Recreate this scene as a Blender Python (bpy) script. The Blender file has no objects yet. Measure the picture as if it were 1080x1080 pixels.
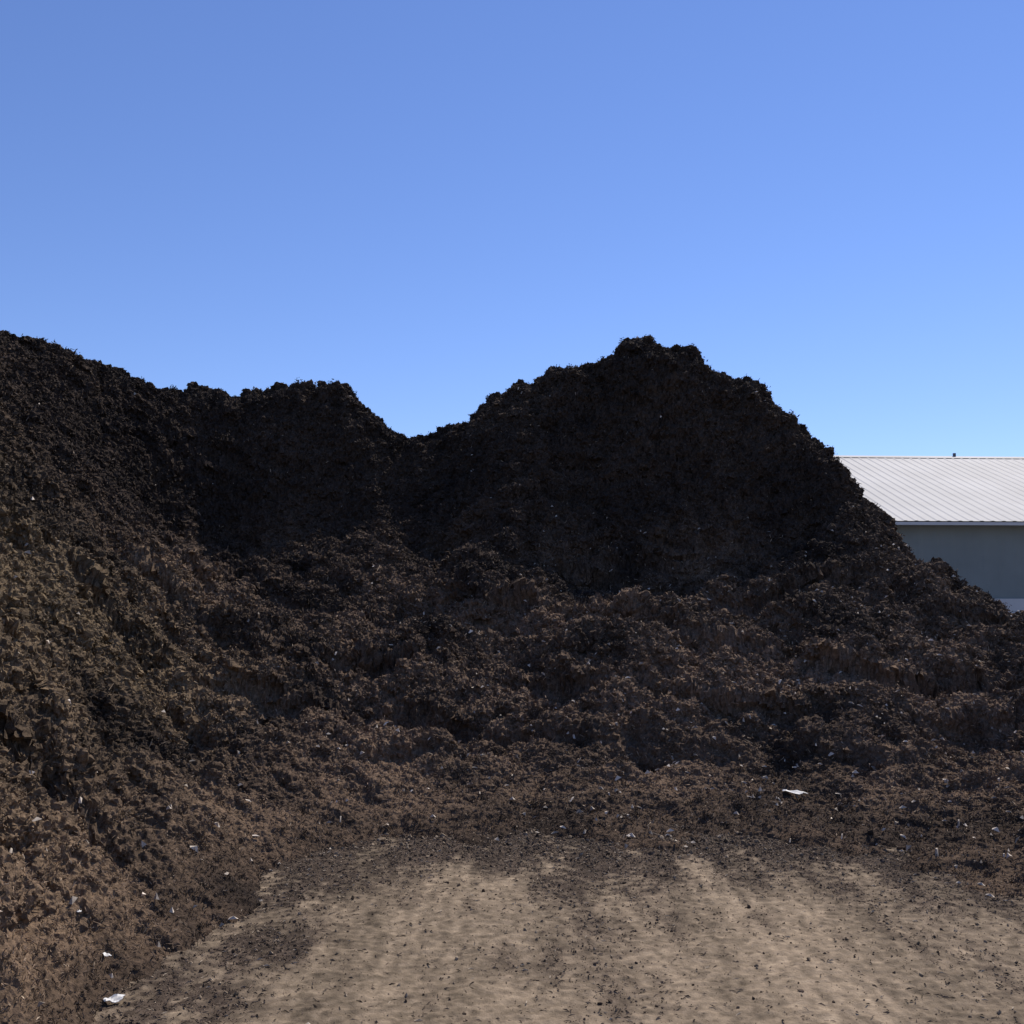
import bpy, math, numpy as np, time
from mathutils import Vector
T0=time.time()
rng=np.random.default_rng(7)
scene=bpy.context.scene
scene.view_settings.view_transform='Standard'
scene.view_settings.look='None'
scene.view_settings.exposure=0

# ---------------------------------------------------------------- camera
F=1100.0; CAMZ=1.6; PITCH=math.atan(100/F)
cam=bpy.data.cameras.new("camera"); camo=bpy.data.objects.new("camera",cam)
scene.collection.objects.link(camo); scene.camera=camo
cam.sensor_width=36; cam.lens=36*F/1080; cam.clip_end=3000; cam.clip_start=0.05
camo.location=(0,0,CAMZ); camo.rotation_euler=(math.pi/2+PITCH,0,0)

# ---------------------------------------------------------------- sun + sky
SUN_EL=math.radians(51); SUN_AZ=math.radians(35)
sd=Vector((math.sin(SUN_AZ)*math.cos(SUN_EL),math.cos(SUN_AZ)*math.cos(SUN_EL),math.sin(SUN_EL)))
sl=bpy.data.lights.new("sun",'SUN'); sl.energy=5.0; sl.angle=math.radians(0.5); sl.color=(1,0.93,0.82)
so=bpy.data.objects.new("sun",sl); scene.collection.objects.link(so)
so.rotation_euler=(-sd).to_track_quat('-Z','Y').to_euler(); so.location=(10,20,25)
w=bpy.data.worlds.new("World"); scene.world=w; w.use_nodes=True
nt=w.node_tree; nt.nodes.clear()
sky=nt.nodes.new("ShaderNodeTexSky"); sky.sky_type='NISHITA'; sky.sun_disc=False
sky.sun_elevation=SUN_EL; sky.sun_rotation=SUN_AZ; sky.air_density=1.0; sky.dust_density=0.0; sky.ozone_density=2.2
wb=nt.nodes.new("ShaderNodeMix"); wb.data_type='RGBA'; wb.blend_type='MULTIPLY'; wb.inputs[0].default_value=1
wb.inputs[7].default_value=(.88,.97,1.33,1)
bg=nt.nodes.new("ShaderNodeBackground"); bg.inputs[1].default_value=0.106
wo=nt.nodes.new("ShaderNodeOutputWorld")
nt.links.new(sky.outputs[0],wb.inputs[6]); nt.links.new(wb.outputs[2],bg.inputs[0]); nt.links.new(bg.outputs[0],wo.inputs[0])

# ---------------------------------------------------------------- numpy noise
def h3(ix,iy,iz,seed):
    n=(ix.astype(np.uint32)*np.uint32(73856093))^(iy.astype(np.uint32)*np.uint32(19349663))^(iz.astype(np.uint32)*np.uint32(83492791))^np.uint32((seed*2654435761)&0xffffffff)
    n^=n>>np.uint32(15); n*=np.uint32(2246822519); n^=n>>np.uint32(13); n*=np.uint32(3266489917); n^=n>>np.uint32(16)
    return n
G=np.array([[1,1,0],[-1,1,0],[1,-1,0],[-1,-1,0],[1,0,1],[-1,0,1],[1,0,-1],[-1,0,-1],[0,1,1],[0,-1,1],[0,1,-1],[0,-1,-1],[1,1,0],[-1,1,0],[0,-1,1],[0,-1,-1]],dtype=np.float32)
def perlin(x,y,z,seed=0):
    x=x.astype(np.float32);y=y.astype(np.float32);z=z.astype(np.float32)
    xi=np.floor(x).astype(np.int64);yi=np.floor(y).astype(np.int64);zi=np.floor(z).astype(np.int64)
    fx=x-xi;fy=y-yi;fz=z-zi
    u=fx**3*(fx*(fx*6-15)+10);v=fy**3*(fy*(fy*6-15)+10);t=fz**3*(fz*(fz*6-15)+10)
    r=0
    for a in (0,1):
        for b in (0,1):
            for c in (0,1):
                g=G[h3(xi+a,yi+b,zi+c,seed)&np.uint32(15)]
                d=g[:,0]*(fx-a)+g[:,1]*(fy-b)+g[:,2]*(fz-c)
                r=r+d*(u if a else 1-u)*(v if b else 1-v)*(t if c else 1-t)
    return r
def pn(x,y,z,s,seed=0,sx=1,sy=1): return perlin(x/(s*sx)+17.3,y/(s*sy)+5.1,z/s+9.7,seed)
def billow(x,y,z,s,seed=0): return 1-np.minimum(1,2.2*np.abs(pn(x,y,z,s,seed)))*1.0
def sstep(a,b,x):
    t=np.clip((x-a)/(b-a),0,1); return t*t*(3-2*t)

# ---------------------------------------------------------------- heap shape: survey points
def P(px,py,Y):
    a=(px-540)/F; b=(540-py)/F
    dy=math.cos(PITCH)-b*math.sin(PITCH); dz=math.sin(PITCH)+b*math.cos(PITCH)
    k=Y/dy
    return (a*k,Y,CAMZ+dz*k)
ridge=[(460,460,15.5),(500,444,15.3),(530,422,15.1),(560,406,14.9),(590,397,14.8),(625,390,14.7),(650,382,14.6),(675,374,14.5),(705,380,14.4),(735,392,14.3),(755,413,14.2),(790,413,14.1),(825,434,13.9),(850,463,13.7),(882,486,13.5),(892,504,13.4),(915,536,13.1),(930,554,12.9),(960,585,12.6),(1010,616,12.2),(1080,659,11.8),(1180,720,11),
 (430,470,16),(412,468,15.9),(394,448,15.7),(386,428,15.6),(370,408,15.5),(330,406,15.4),(290,410,15.4),(250,421,15.3),(200,420,15.2),(165,416,14.5),(140,405,14.2),(100,391,13.8),(50,371,13.2),(0,361,12.5),(-100,338,11.5)]
inner=[(240,432,14.9),(180,440,14.3),(300,430,15.0),(350,430,15.1),
 (220,555,14.1),(290,548,14.2),(165,528,13.6),(350,520,14.5),(400,505,14.7),(90,430,12.9),(120,500,12.6),
 (600,450,14.3),(640,440,14.3),(700,450,14.1),(780,470,13.85),(850,510,13.4),
 (540,590,12.9),(650,600,13.1),(750,592,13.0),(840,590,12.8),(900,598,12.3),
 (470,500,14.6),(530,525,13.4),(560,490,13.85),(590,520,13.8),(570,555,13.4),(510,560,13.1),(460,560,13.6),(400,560,13.5),(400,605,12.4),(300,600,12.6),
 (540,650,11.6),(540,700,10.7),(540,760,9.5),(540,820,8.5),
 (420,660,11.4),(420,720,10.0),(420,800,8.6),
 (650,650,11.6),(650,720,10.2),(650,800,8.9),
 (750,650,11.6),(750,700,10.7),(750,760,9.6),(750,820,8.6),
 (900,640,11.5),(900,700,10.7),(900,760,9.4),(900,820,8.5),
 (1000,665,11.2),(1000,740,10.2),(1000,820,8.3),(1080,720,10.3),(1080,800,8.5),(1080,880,7.0),
 (300,660,11),(300,720,9.6),(300,800,8.1),(300,860,7.1),
 (200,600,12.0),(200,700,9.4),(200,800,7.3),(200,900,5.9),
 (100,560,10.2),(100,650,8.3),(100,750,6.8),(100,850,5.6),(100,950,4.8),
 (0,400,11.2),(0,500,8.8),(0,600,7.2),(0,700,6.0),(0,800,5.1),(0,900,4.4),(0,1000,3.9)]
toe=[(80,1080),(200,1000),(300,915),(400,880),(540,872),(700,874),(850,882),(930,890),(1000,905),(1080,960),(1150,1000),(1250,1080)]
C=[P(*r) for r in ridge]+[P(*r) for r in inner]
for r in ridge:
    x,y,z=P(*r); k=(y+1.3)/y; C.append((x*k,y+1.3,z-1.0))
    k=(y+5)/y; C.append((x*k,y+5,z*0.25))
for px,py in toe:
    Y=CAMZ*F/(py-640); C.append(((px-540)/F*Y,Y,0.0))
C+=[(-1.75,3,0),(-2.2,2,.4),(-1.9,0,0),(-3.5,3,2.1),(-3.6,1,2.0),(-5,3,3.6),(-6.2,6,4.5),(-7.4,9,5),(-9,6,4),(-12,8,0),(-8,1,3),(-8,-3,0),(-3,-3,0),(-12,14,0),(-9,12,3.5),
 (4.2,4.5,.5),(5,6,1.0),(6.5,7,1.3),(7.5,9,1.2),(10,8,0),(9,12,0),(8,4,.2),(5,2,.0),(3,2,-.1)]
for p in [(0,5),(.7,5),(1.4,5.2),(0,4),(.8,4),(0,3),(1.5,3),(-.6,4),(0,6.1),(1,6.1),(.5,5.6),(2,5.6),(-.8,2.5),(0,0),(2,0),(0,-3),(5,-2),(1.8,4.5),(-.7,5.3)]: C.append((p[0],p[1],-0.15))
for a in range(-70,80,12):
    t=math.radians(a); C.append((30*math.sin(t),30*math.cos(t),-.3))
C=np.array(C)
def tps(r2): return np.where(r2>1e-12,r2*np.log(np.maximum(r2,1e-12))*0.5,0)
n=len(C); A=np.zeros((n+3,n+3))
A[:n,:n]=tps((C[:,None,0]-C[None,:,0])**2+(C[:,None,1]-C[None,:,1])**2)+np.eye(n)*0.006
A[:n,n]=1;A[:n,n+1]=C[:,0];A[:n,n+2]=C[:,1];A[n:,:n]=A[:n,n:].T
W=np.linalg.solve(A,np.concatenate([C[:,2],[0,0,0]]))
def hbase(x,y):
    z=W[n]+W[n+1]*x+W[n+2]*y
    for i in range(n): z=z+W[i]*tps((x-C[i,0])**2+(y-C[i,1])**2)
    return z

th=np.concatenate([np.linspace(-78,-30,70,endpoint=False),np.linspace(-30,30,1250),np.linspace(30,78,71)[1:]])
rr=np.concatenate([np.linspace(1.6,3.6,60,endpoint=False),np.linspace(3.6,9,600,endpoint=False),np.linspace(9,17.2,700),np.linspace(17.2,30,90)[1:]])
thc=np.linspace(-78,78,300); rc=np.linspace(1.6,30,400)
TH,RR=np.meshgrid(np.radians(thc),rc)
hb=hbase(RR*np.sin(TH),RR*np.cos(TH))
T2,R2=np.meshgrid(th,rr)
ti=(T2+78)/156*299; ri=(R2-1.6)/28.4*399
def cubic(f,ri,ti):
    def wts(t): return [(-t+2*t*t-t**3)/2,(2-5*t*t+3*t**3)/2,(t+4*t*t-3*t**3)/2,(-t*t+t**3)/2]
    i0=np.floor(ri).astype(int);j0=np.floor(ti).astype(int); wi=wts(ri-i0);wj=wts(ti-j0); o=0
    for a in range(4):
        ia=np.clip(i0+a-1,0,f.shape[0]-1)
        for b in range(4):
            o=o+wi[a]*wj[b]*f[ia,np.clip(j0+b-1,0,f.shape[1]-1)]
    return o
Z=cubic(hb,ri,ti)
X=R2*np.sin(np.radians(T2)); Y=R2*np.cos(np.radians(T2))
x=X.ravel();y=Y.ravel();z=Z.ravel()
m=sstep(-0.05,0.8,z)
zz=np.zeros_like(x)
hi=sstep(3.6,2.6,z)*.55+.45
lump=(pn(x,y,zz,1.3,1,1.4,1)*0.26+pn(x,y,zz,.62,2,1.4,1)*0.26)*hi+pn(x,y,zz,.33,12)*0.14
led=pn(x,y,zz,.6,3,2.6,1); ledge=(sstep(-.10,.10,led)-.5)*0.26
yard=sstep(6.4,7.0,y)+sstep(-1.0,-1.5,x)+sstep(2.0,2.6,x); yard=np.clip(yard,0,1)
z=z+m*(lump+ledge*sstep(3.2,1.8,z))+ (1-m)*yard*(pn(x,y,zz,.8,4)*0.10+pn(x,y,zz,.35,6)*0.06)+pn(x,y,zz,.16,5)*0.035-(1-yard)*.06
Zg=z.reshape(X.shape)
def normals(X,Y,Z):
    Pm=np.stack([X,Y,Z],-1)
    du=np.gradient(Pm,axis=1); dv=np.gradient(Pm,axis=0)
    nn=np.cross(du,dv); nn/=np.linalg.norm(nn,axis=-1,keepdims=True)+1e-12
    nn*=np.sign(nn[...,2:3]+1e-9); return nn
N=normals(X,Y,Zg)
for (s,amp,sd_,kind) in [(.45,.06,21,'b'),(.22,.07,22,'p'),(.12,.06,23,'p'),(.065,.048,24,'p'),(.035,.034,25,'p'),(.019,.018,26,'p')]:
    Nf=N.reshape(-1,3)
    if kind=='b': d=(billow(x,y,z,s,sd_)-.5)*amp
    else: d=pn(x,y,z,s,sd_)*amp
    mm=0.25+0.75*m
    x=x+Nf[:,0]*d*mm; y=y+Nf[:,1]*d*mm; z=z+Nf[:,2]*d*mm
    if s>.04: N=normals(x.reshape(X.shape),y.reshape(X.shape),z.reshape(X.shape))
V=np.stack([x,y,z],-1).astype(np.float32); NV=N.reshape(-1,3)

def make_mesh(name,verts,faces,k,mat,smooth=False,col=None):
    me=bpy.data.meshes.new(name); nf=len(faces)
    me.vertices.add(len(verts)); me.vertices.foreach_set("co",np.ascontiguousarray(verts,dtype=np.float32).ravel())
    me.loops.add(nf*k); me.loops.foreach_set("vertex_index",np.ascontiguousarray(faces,dtype=np.int32).ravel())
    me.polygons.add(nf); me.polygons.foreach_set("loop_start",np.arange(0,nf*k,k,dtype=np.int32))
    me.polygons.foreach_set("loop_total",np.full(nf,k,dtype=np.int32))
    me.polygons.foreach_set("use_smooth",np.full(nf,smooth,dtype=bool))
    if col is not None:
        at=me.attributes.new("tint",'FLOAT_COLOR','POINT')
        c4=np.ones((len(verts),4),dtype=np.float32); c4[:,:3]=col; at.data.foreach_set("color",c4.ravel())
    me.update(calc_edges=True); me.materials.append(mat)
    o=bpy.data.objects.new(name,me); scene.collection.objects.link(o); return o

# ---------------------------------------------------------------- materials
def newmat(name,rough=.9,spec=.2):
    m_=bpy.data.materials.new(name); m_.use_nodes=True
    b=m_.node_tree.nodes["Principled BSDF"]; b.inputs["Roughness"].default_value=rough
    b.inputs["Specular IOR Level"].default_value=spec
    return m_,m_.node_tree,b
def noise_node(t,scale,detail=6,rough=.6,vec=None):
    nn=t.nodes.new("ShaderNodeTexNoise"); nn.inputs["Scale"].default_value=scale
    nn.inputs["Detail"].default_value=detail; nn.inputs["Roughness"].default_value=rough
    if vec: t.links.new(vec,nn.inputs["Vector"])
    return nn
def ramp(t,src,stops):
    r=t.nodes.new("ShaderNodeValToRGB"); e=r.color_ramp.elements
    e[0].position=stops[0][0]; e[0].color=stops[0][1]+(1,) ; e[1].position=stops[-1][0]; e[1].color=stops[-1][1]+(1,)
    for p,c in stops[1:-1]:
        q=e.new(p); q.color=c+(1,)
    t.links.new(src,r.inputs[0]); return r
def mixc(t,mode,fac,a,b):
    mx=t.nodes.new("ShaderNodeMix"); mx.data_type='RGBA'; mx.blend_type=mode
    if isinstance(fac,float): mx.inputs[0].default_value=fac
    else: t.links.new(fac,mx.inputs[0])
    t.links.new(a,mx.inputs[6]); t.links.new(b,mx.inputs[7]); return mx.outputs[2]
def tinted(name,lo,hi,scale,rough=.9,spec=.2,bump=0.0,bs=200):
    m_,t,b=newmat(name,rough,spec)
    geo=t.nodes.new("ShaderNodeTexCoord").outputs["Object"]
    at=t.nodes.new("ShaderNodeAttribute"); at.attribute_name="tint"
    nz=noise_node(t,scale,6,.7,geo); r=ramp(t,nz.outputs[0],[(.3,lo),(.7,hi)])
    t.links.new(mixc(t,'MULTIPLY',1.0,at.outputs["Color"],r.outputs[0]),b.inputs["Base Color"])
    if bump:
        n2=noise_node(t,bs,4,.7,geo); bp=t.nodes.new("ShaderNodeBump"); bp.inputs["Strength"].default_value=bump
        bp.inputs["Distance"].default_value=.01; t.links.new(n2.outputs[0],bp.inputs["Height"]); t.links.new(bp.outputs[0],b.inputs["Normal"])
    return m_
m_comp=tinted("compost",(.4,.4,.4),(1.7,1.65,1.6),30,.95,.05,.9,120)
m_clod=tinted("compost_clods",(.6,.6,.6),(1.4,1.4,1.4),25,.95,.05)
m_chip=tinted("wood_fibres",(.6,.6,.6),(1.3,1.3,1.3),60,.85,.12)
m_dirt=tinted("packed_dirt",(.66,.65,.64),(1.28,1.27,1.26),16,.95,.08,.8,70)

def compcol(p):
    x,y,z=p[:,0],p[:,1],p[:,2]
    dry_haze=sstep(3.1,1.5,z)*0.8+0.2  # lower slopes: drier compost, plus lens-flare haze lifted into the albedo
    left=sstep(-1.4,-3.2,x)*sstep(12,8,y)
    dry_haze=np.clip(dry_haze+left*.25,0,1.3)
    dry_haze*=0.65+1.1*(pn(x,y,z,1.1,31)+.25)+.6*pn(x,y,z,.3,32)
    dry_haze=np.clip(dry_haze*(1-.5*sstep(.35,.0,z)),0,1.4)[:,None]
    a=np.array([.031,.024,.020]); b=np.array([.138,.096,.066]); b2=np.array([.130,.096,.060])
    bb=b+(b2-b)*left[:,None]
    return a+(bb-a)*dry_haze
nr,ntc=X.shape
idx=np.arange(nr*ntc).reshape(nr,ntc)
q=np.stack([idx[:-1,:-1],idx[:-1,1:],idx[1:,1:],idx[1:,:-1]],-1).reshape(-1,4)
keep=(V[q,2].max(axis=1)>-0.06)
q=q[keep]
used=np.zeros(len(V),bool); used[q.ravel()]=True
remap=np.cumsum(used)-1
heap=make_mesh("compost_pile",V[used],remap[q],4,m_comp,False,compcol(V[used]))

# ---------------------------------------------------------------- scattered pieces
def randrot(k):
    u=rng.normal(size=(k,4)); u/=np.linalg.norm(u,axis=1,keepdims=True); a,b,c,d=u.T
    return np.stack([np.stack([1-2*(c*c+d*d),2*(b*c-a*d),2*(b*d+a*c)],-1),np.stack([2*(b*c+a*d),1-2*(b*b+d*d),2*(c*d-a*b)],-1),np.stack([2*(b*d-a*c),2*(c*d+a*b),1-2*(b*b+c*c)],-1)],1)
ph=(1+5**.5)/2
ICO=np.array([(-1,ph,0),(1,ph,0),(-1,-ph,0),(1,-ph,0),(0,-1,ph),(0,1,ph),(0,-1,-ph),(0,1,-ph),(ph,0,-1),(ph,0,1),(-ph,0,-1),(-ph,0,1)])/1.9
ICF=np.array([(0,11,5),(0,5,1),(0,1,7),(0,7,10),(0,10,11),(1,5,9),(5,11,4),(11,10,2),(10,7,6),(7,1,8),(3,9,4),(3,4,2),(3,2,6),(3,6,8),(3,8,9),(4,9,5),(2,4,11),(6,2,10),(8,6,7),(9,8,1)])
def clods(name,pos,size,col,mat):
    k=len(pos); base=ICO[None]*(1+rng.uniform(-.45,.45,(k,12,1)))
    base=base*rng.uniform(.5,1.25,(k,1,3))*size[:,None,None]
    v=np.einsum('kij,knj->kni',randrot(k),base)+pos[:,None]
    f=ICF[None]+(np.arange(k)*12)[:,None,None]
    return make_mesh(name,v.reshape(-1,3),f.reshape(-1,3),3,mat,False,np.repeat(col,12,axis=0))
def chips(name,pos,ln,wd,col,mat,flat=None):
    k=len(pos); b=np.zeros((k,5,3))
    b[:,0]=np.stack([-ln/2,-wd/2,0*ln],-1); b[:,1]=np.stack([-ln/2,wd/2,wd*.3],-1)
    b[:,2]=np.stack([ln*.05,0*ln,wd*rng.uniform(.5,1.6,k)],-1)
    b[:,3]=np.stack([ln/2,-wd*.4,0*ln],-1); b[:,4]=np.stack([ln/2,wd*.4,-wd*.2],-1)
    if flat is None: R=randrot(k)
    else:
        a=rng.uniform(0,6.283,k); t=rng.normal(0,flat,k); R=np.zeros((k,3,3)); ca,sa,ct,st=np.cos(a),np.sin(a),np.cos(t),np.sin(t)
        R[:,0,0]=ca*ct;R[:,0,1]=-sa;R[:,0,2]=-ca*st;R[:,1,0]=sa*ct;R[:,1,1]=ca;R[:,1,2]=-sa*st;R[:,2,0]=st;R[:,2,2]=ct
    v=np.einsum('kij,knj->kni',R,b)+pos[:,None]
    tf=np.array([(0,1,2),(0,2,3),(2,1,4),(2,4,3),(0,3,4),(0,4,1)])
    f=tf[None]+(np.arange(k)*5)[:,None,None]
    return make_mesh(name,v.reshape(-1,3),f.reshape(-1,3),3,mat,False,np.repeat(col,5,axis=0))
cand=np.where((V[:,2]>-0.02)&(np.hypot(V[:,0],V[:,1])<17.3)&(np.abs(np.arctan2(V[:,0],V[:,1]))<.56))[0]
cr=1/np.maximum(NV[cand,2],.25); wgt=cr*np.hypot(V[cand,0],V[cand,1])**.6; wgt/=wgt.sum(); cdf=np.cumsum(wgt)
def pick(k): return cand[np.minimum(np.searchsorted(cdf,rng.random(k)),len(cand)-1)]
i=pick(45000); s=0.004+0.005*rng.pareto(3.4,len(i)); s=np.minimum(s,.020)
rad=np.hypot(V[i,0],V[i,1]); s*=np.clip(rad/9,.6,1.3)
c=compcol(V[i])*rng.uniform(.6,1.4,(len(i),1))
o=clods("clods",V[i]+NV[i]*(s*.2)[:,None],s,c,m_clod); o.parent=heap
i=pick(280000); rad=np.hypot(V[i,0],V[i,1]); k_=np.clip(rad/9,.7,1.3)
ln=rng.uniform(.010,.036,len(i))*(1+rng.pareto(5,len(i)))*k_; ln=np.minimum(ln,.13); wd=rng.uniform(.003,.007,len(i))*k_
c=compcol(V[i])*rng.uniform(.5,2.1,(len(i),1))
pf=.015+.07*sstep(2.8,1.6,V[i,2])*sstep(-3.0,1,V[i,0])+.03*sstep(2.6,1.4,V[i,2])
pale=rng.random(len(i))<pf; c[pale]=np.array([.34,.26,.18])*rng.uniform(.5,1.5,(pale.sum(),1))
o=chips("wood_fibres",V[i]+NV[i]*.005,ln,wd,c,m_chip); o.parent=heap
# larger pale wood chips lying on the surface, mostly on the lower and right-hand slopes
i=pick(9000); pk=rng.random(len(i))<(.05+.32*sstep(3.0,1.9,V[i,2])*sstep(-3.0,1.5,V[i,0])); i=i[pk]
ln=rng.uniform(.018,.06,len(i)); wd=rng.uniform(.007,.022,len(i))
c=np.array([.58,.49,.39])*rng.uniform(.45,1.35,(len(i),1)); o=chips("pale_wood_chips",V[i]+NV[i]*.012+np.array([0,0,.012]),ln,wd,c,m_chip,.45); o.parent=heap
nc=7000; i=pick(nc); cs=rng.uniform(.012,.036,nc)*np.clip(np.hypot(V[i,0],V[i,1])/9,.6,1.3); per=22
ci=np.repeat(np.arange(nc),per); off=rng.normal(size=(nc*per,3))*cs[ci][:,None]*.6
pos=V[i][ci]+NV[i][ci]*(cs[ci]*.3)[:,None]+off
ln=rng.uniform(.6,1.3,len(ci))*cs[ci]; wd=ln*rng.uniform(.12,.3,len(ci))
c=compcol(V[i])[ci]*rng.uniform(.6,1.5,(len(ci),1))*rng.uniform(.7,1.3,nc)[ci][:,None]
o=chips("matted_tufts",pos,ln,wd,c,m_chip); o.parent=heap
print("scatter",time.time()-T0)

# ---------------------------------------------------------------- dirt ground
def axis(a,b,st,far):
    core=np.arange(a,b+1e-6,st); out=[];d=st;v=b
    while v<far: d*=1.22; v+=d; out.append(v)
    lo=[];d=st;v=a
    while v>-far: d*=1.22; v-=d; lo.append(v)
    return np.concatenate([lo[::-1],core,out])
gx=axis(-3.5,4.5,.012,900); gy=axis(3.2,9.2,.012,900)
GX,GY=np.meshgrid(gx,gy); x=GX.ravel(); y=GY.ravel(); zz=np.zeros_like(x)
near=sstep(14,9,np.hypot(x,y-3))
def gh(x,y):
    zz=np.zeros_like(x)
    return (pn(x,y,zz,.9,41)*.025+pn(x,y,zz,.25,42,1,1.6)*.006+pn(x,y,zz,.09,43)*.005+pn(x,y,zz,.045,44)*.006+pn(x,y,zz,.025,45)*.007)
zg=gh(x,y)*near
def stain(x,y):
    zz=np.zeros_like(x)
    s=np.exp(-((x-.30-.03*y+.12*pn(x,y,zz,1.2,59))/.40)**2)*sstep(3.6,6.0,y)*.5
    s=s+np.exp(-((x-2.1)/.3)**2)*.2
    s=s+sstep(5.4,7.3,y+.55*pn(x,y,zz,.6,51))*.85+sstep(6.5,7.4,y+.3*pn(x,y,zz,.3,61))*.8
    s=s+sstep(-.75,-1.5,x+.35*pn(x,y,zz,.5,52))*1.0*sstep(3.2,5,y+1)+sstep(1.8,2.9,x+.3*pn(x,y,zz,.5,53))*.6
    s=s*(.6+1.3*(pn(x,y,zz,.35,54,.7,2.2)+.3))+.8*np.maximum(0,pn(x,y,zz,.22,55,.6,2.4)-.12)+.8*pn(x,y,zz,.06,56)*(s+.22)
    return np.clip(s,0,1)
st=stain(x,y)*near
clean=np.array([.235,.182,.128]); dark=np.array([.078,.058,.044])
tread=1+.10*np.sin(x*62+2*pn(x,y,zz,.8,63))*sstep(-.9,-.6,x)*sstep(-.05,-.2,x)+.10*np.sin(x*62)*sstep(.85,1.0,x)*sstep(1.75,1.6,x)
tone=(1+.35*pn(x,y,zz,.7,57,.4,3)+.3*pn(x,y,zz,.12,58,.8,1.6)+.45*pn(x,y,zz,.04,60))*tread
col=(clean*(1-st[:,None])+dark*st[:,None])*tone[:,None]
idx=np.arange(len(x)).reshape(GX.shape)
q=np.stack([idx[:-1,:-1],idx[:-1,1:],idx[1:,1:],idx[1:,:-1]],-1).reshape(-1,4)
ground=make_mesh("dirt_ground",np.stack([x,y,zg],-1),q,4,m_dirt,True,col)
k=210000; px=rng.uniform(-2.6,3.6,k); py=rng.uniform(3.2,8.2,k)
sv=stain(px,py); dens=.05+.95*sv**1.5; ok=rng.random(k)<dens*.9; px,py=px[ok],py[ok]
s=.0015+.0018*rng.pareto(2.7,len(px)); s=np.minimum(s,.011)*(1+.7*sstep(6.4,7.4,py))
c=np.array([.065,.048,.036])*rng.uniform(.6,2.0,(len(px),1)); tanm=rng.random(len(px))<.45; c[tanm]=clean*rng.uniform(.5,1.3,(tanm.sum(),1))
o=clods("loose_crumbs",np.stack([px,py,gh(px,py)+s*.2],-1),s,c,m_clod); o.parent=ground
k=45000; px=rng.uniform(-2.6,3.6,k); py=rng.uniform(3.2,8.2,k); ok=rng.random(k)<.08+.92*stain(px,py)**1.3; px,py=px[ok],py[ok]
c=np.array([.085,.062,.045])*rng.uniform(.4,2.4,(len(px),1)); pl=rng.random(len(px))<.06; c[pl]=np.array([.42,.34,.25])
o=chips("loose_fibres",np.stack([px,py,gh(px,py)+.003],-1),rng.uniform(.008,.035,len(px)),rng.uniform(.002,.005,len(px)),c,m_chip,.12); o.parent=ground

# ---------------------------------------------------------------- metal shed
shed=bpy.data.objects.new("metal_shed",None); scene.collection.objects.link(shed)
def simple(name,col,rough=.5,metal=0,sc=3,var=.12):
    m_,t,b=newmat(name,rough,.3); geo=t.nodes.new("ShaderNodeTexCoord").outputs["Object"]
    nz=noise_node(t,sc,6,.6,geo); lo=tuple(c_*(1-var) for c_ in col); hi=tuple(min(1,c_*(1+var)) for c_ in col)
    r=ramp(t,nz.outputs[0],[(.3,lo),(.7,hi)]); t.links.new(r.outputs[0],b.inputs["Base Color"]); b.inputs["Metallic"].default_value=metal
    return m_
m_roof=simple("painted_roof_sheet",(.38,.37,.365),.7,0,.6,.12)
m_wall=simple("painted_wall_sheet",(.20,.23,.22),.6,0,.8,.1)
m_trim=simple("white_trim",(.55,.55,.53),.5,0,2,.05)
m_darkm=simple("dark_metal",(.10,.105,.11),.5,0,2,.1)
def box(name,lo,hi,mat,par):
    v=[(a,b,c_) for a in (lo[0],hi[0]) for b in (lo[1],hi[1]) for c_ in (lo[2],hi[2])]
    f=[(0,1,3,2),(4,6,7,5),(0,4,5,1),(2,3,7,6),(0,2,6,4),(1,5,7,3)]
    me=bpy.data.meshes.new(name); me.from_pydata(v,[],f); me.update(); me.materials.append(mat)
    o=bpy.data.objects.new(name,me); scene.collection.objects.link(o); o.parent=par; return o
L=46; D=15; EH=4.0; RH=6.75
def ribbed(name,p0,p1,height_vec,nrm,pitch,rib,mat):
    p0=np.array(p0,float);p1=np.array(p1,float);hv=np.array(height_vec,float);nm=np.array(nrm,float)
    Lg=np.linalg.norm(p1-p0);d=(p1-p0)/Lg;k=int(Lg/pitch);prof=[]
    for j in range(k):
        s0=j*pitch
        prof+=[(s0,0),(s0+pitch*.55,0),(s0+pitch*.70,rib),(s0+pitch*.85,rib),(s0+pitch*.999,0)]
    prof.append((Lg,0)); v=[];f=[]
    for s_,h in prof:
        a=p0+d*s_+nm*h; v+=[tuple(a),tuple(a+hv)]
    for j in range(len(prof)-1): f.append((2*j,2*j+2,2*j+3,2*j+1))
    me=bpy.data.meshes.new(name); me.from_pydata(v,[],f); me.update(); me.materials.append(mat)
    o=bpy.data.objects.new(name,me); scene.collection.objects.link(o); o.parent=shed
sl_=math.atan2(RH-EH,D/2); nf=(0,-math.sin(sl_),math.cos(sl_))
ribbed("front_roof",(-.3,-.45,EH-.45*math.tan(sl_)+.06),(L+.3,-.45,EH-.45*math.tan(sl_)+.06),(0,D/2+.45,(RH-EH)+.45*math.tan(sl_)),nf,.30,.013,m_roof)
nb=(0,math.sin(sl_),math.cos(sl_))
ribbed("back_roof",(L+.3,D+.45,EH-.45*math.tan(sl_)+.06),(-.3,D+.45,EH-.45*math.tan(sl_)+.06),(0,-D/2-.45,(RH-EH)+.45*math.tan(sl_)),nb,.30,.013,m_roof)
BW=1.82
ribbed("front_wall",(0,0,BW),(L,0,BW),(0,0,EH-BW),(0,-1,0),.45,.008,m_wall)
ribbed("back_wall",(L,D,0),(0,D,0),(0,0,EH),(0,1,0),.3,.02,m_wall)
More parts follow.
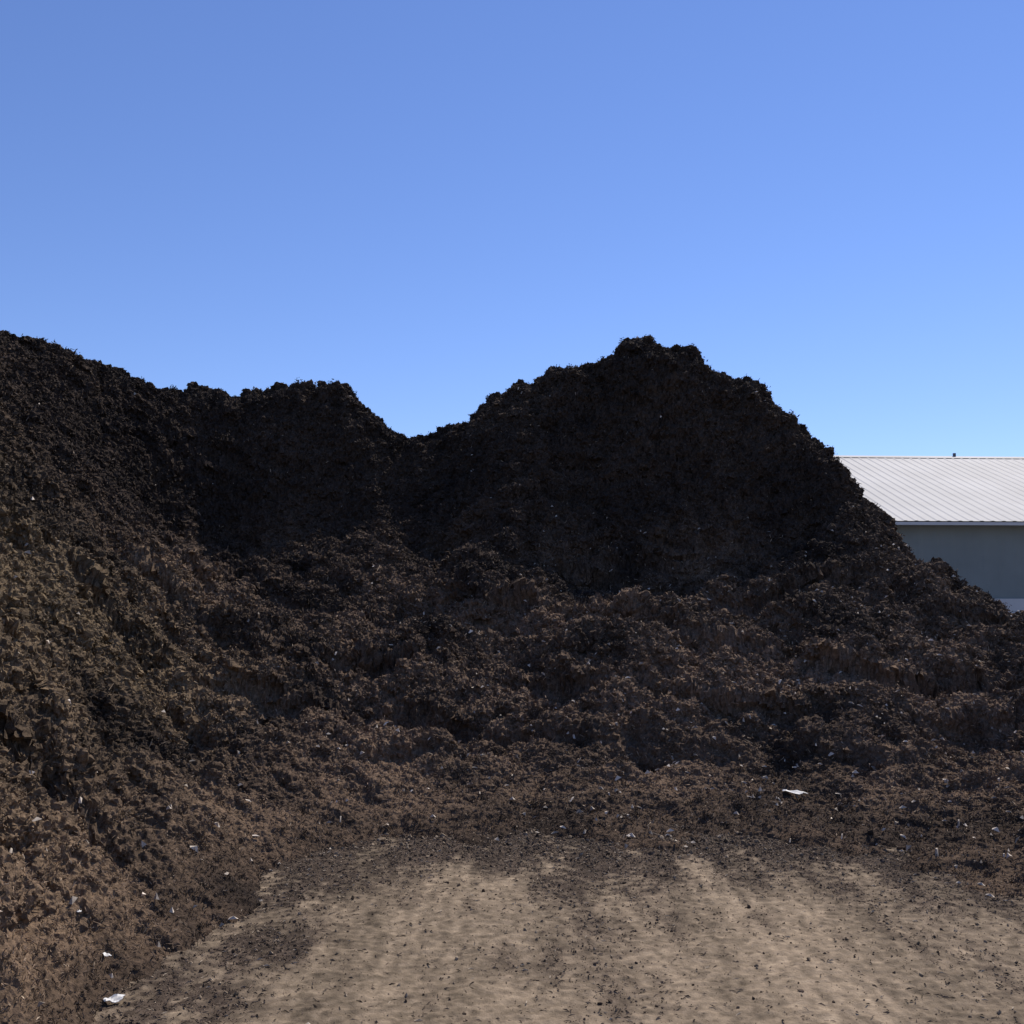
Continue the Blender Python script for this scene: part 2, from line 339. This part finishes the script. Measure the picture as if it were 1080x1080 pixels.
for nm_,xx in (("left_gable",0.0),("right_gable",float(L))):
    me=bpy.data.meshes.new(nm_); me.from_pydata([(xx,0,0),(xx,D,0),(xx,D,EH),(xx,D/2,RH),(xx,0,EH)],[],[(0,1,2,3,4)]); me.update(); me.materials.append(m_wall)
    o=bpy.data.objects.new(nm_,me); scene.collection.objects.link(o); o.parent=shed
box("base_wall",(-.05,-.12,0),(L+.05,-.035,BW),m_trim,shed)
box("gutter",(-.3,-.56,EH-.22),(L+.3,-.47,EH-.14),m_trim,shed)
tn=math.tan(sl_); v=[]
for xx in (-.3,L+.3):
    for dy_ in (-.3,0,.3): v.append((xx,D/2+dy_,RH+.085-abs(dy_)*tn))
me=bpy.data.meshes.new("ridge_cap"); me.from_pydata(v,[],[(0,3,4,1),(1,4,5,2)]); me.update(); me.materials.append(m_roof)
o=bpy.data.objects.new("ridge_cap",me); scene.collection.objects.link(o); o.parent=shed
for j in range(3):
    x0=20+j*9
    box("sliding_door_%d"%(j+1),(x0,-.17,.05),(x0+3.2,-.125,3.3),m_wall,shed)
    box("door_track_%d"%(j+1),(x0-.4,-.20,3.31),(x0+5.5,-.03,3.42),m_darkm,shed)
for j in range(3):
    xx=7.3+j*14; box("vent_pipe_%d"%(j+1),(xx,D/2-.04,RH+.02),(xx+.08,D/2+.04,RH+.19),m_darkm,shed)
shed.location=(8.5,28.2,0); shed.rotation_euler=(0,0,math.radians(3))

# ---------------------------------------------------------------- litter
def scrap(name,px,py,w_,l_,rotz,col,lift=.02,Yd=None):
    if Yd is None: Yd=CAMZ*F/(py-640)
    X0,Y0,Z0=P(px,py,Yd)
    nx,ny=7,5; v=[];f=[]
    for a in range(nx):
        for b in range(ny):
            u=(a/(nx-1)-.5)*l_*(1-.25*rng.random()); t=(b/(ny-1)-.5)*w_*(1-.35*rng.random())
            v.append((u,t,lift+.10*w_*math.sin(a*1.1+b)+rng.uniform(-.04,.05)*w_))
    for a in range(nx-1):
        for b in range(ny-1): k_=a*ny+b; f.append((k_,k_+ny,k_+ny+1,k_+1))
    me=bpy.data.meshes.new(name); me.from_pydata(v,[],f); me.update(); me.materials.append(col)
    o=bpy.data.objects.new(name,me); scene.collection.objects.link(o); o.location=(X0,Y0,Z0); o.rotation_euler=(rng.uniform(0,.3),rng.uniform(-.2,.2),rotz)
    md=o.modifiers.new("thick",'SOLIDIFY'); md.thickness=.002
m_white=simple("white_plastic",(.70,.68,.64),.6,0,20,.1)
def onheap(px,py):
    for Yd in np.arange(3.5,17,.02):
        X_,Y_,Z_=P(px,py,Yd)
        a=math.degrees(math.atan2(X_,Y_)); r_=math.hypot(X_,Y_)
        j=np.searchsorted(th,a); k_=min(np.searchsorted(rr,r_),len(rr)-1)
        if Z_<=max(V[k_*ntc+j,2],0.0): return Yd
    return None
scrap("plastic_scrap",120,1058,.05,.085,.2,m_white,.02,onheap(120,1058))
scrap("plastic_scrap.001",838,842,.08,.22,-.8,m_white,.05,onheap(838,842))
scrap("paper_scrap",112,1014,.025,.07,-.8,m_white,.03,onheap(112,1014))
scrap("paper_scrap.001",80,968,.025,.035,.4,m_white,.03,onheap(80,968))
m_stone=tinted("pale_stone",(.7,.7,.7),(1.2,1.2,1.2),40,.8,.2)
X0,Y0,Z0=P(325,1070,CAMZ*F/(1070-640))
clods("stone",np.array([[X0,Y0,.012]]),np.array([.022]),np.array([[.50,.42,.32]]),m_stone)
print("done",time.time()-T0)
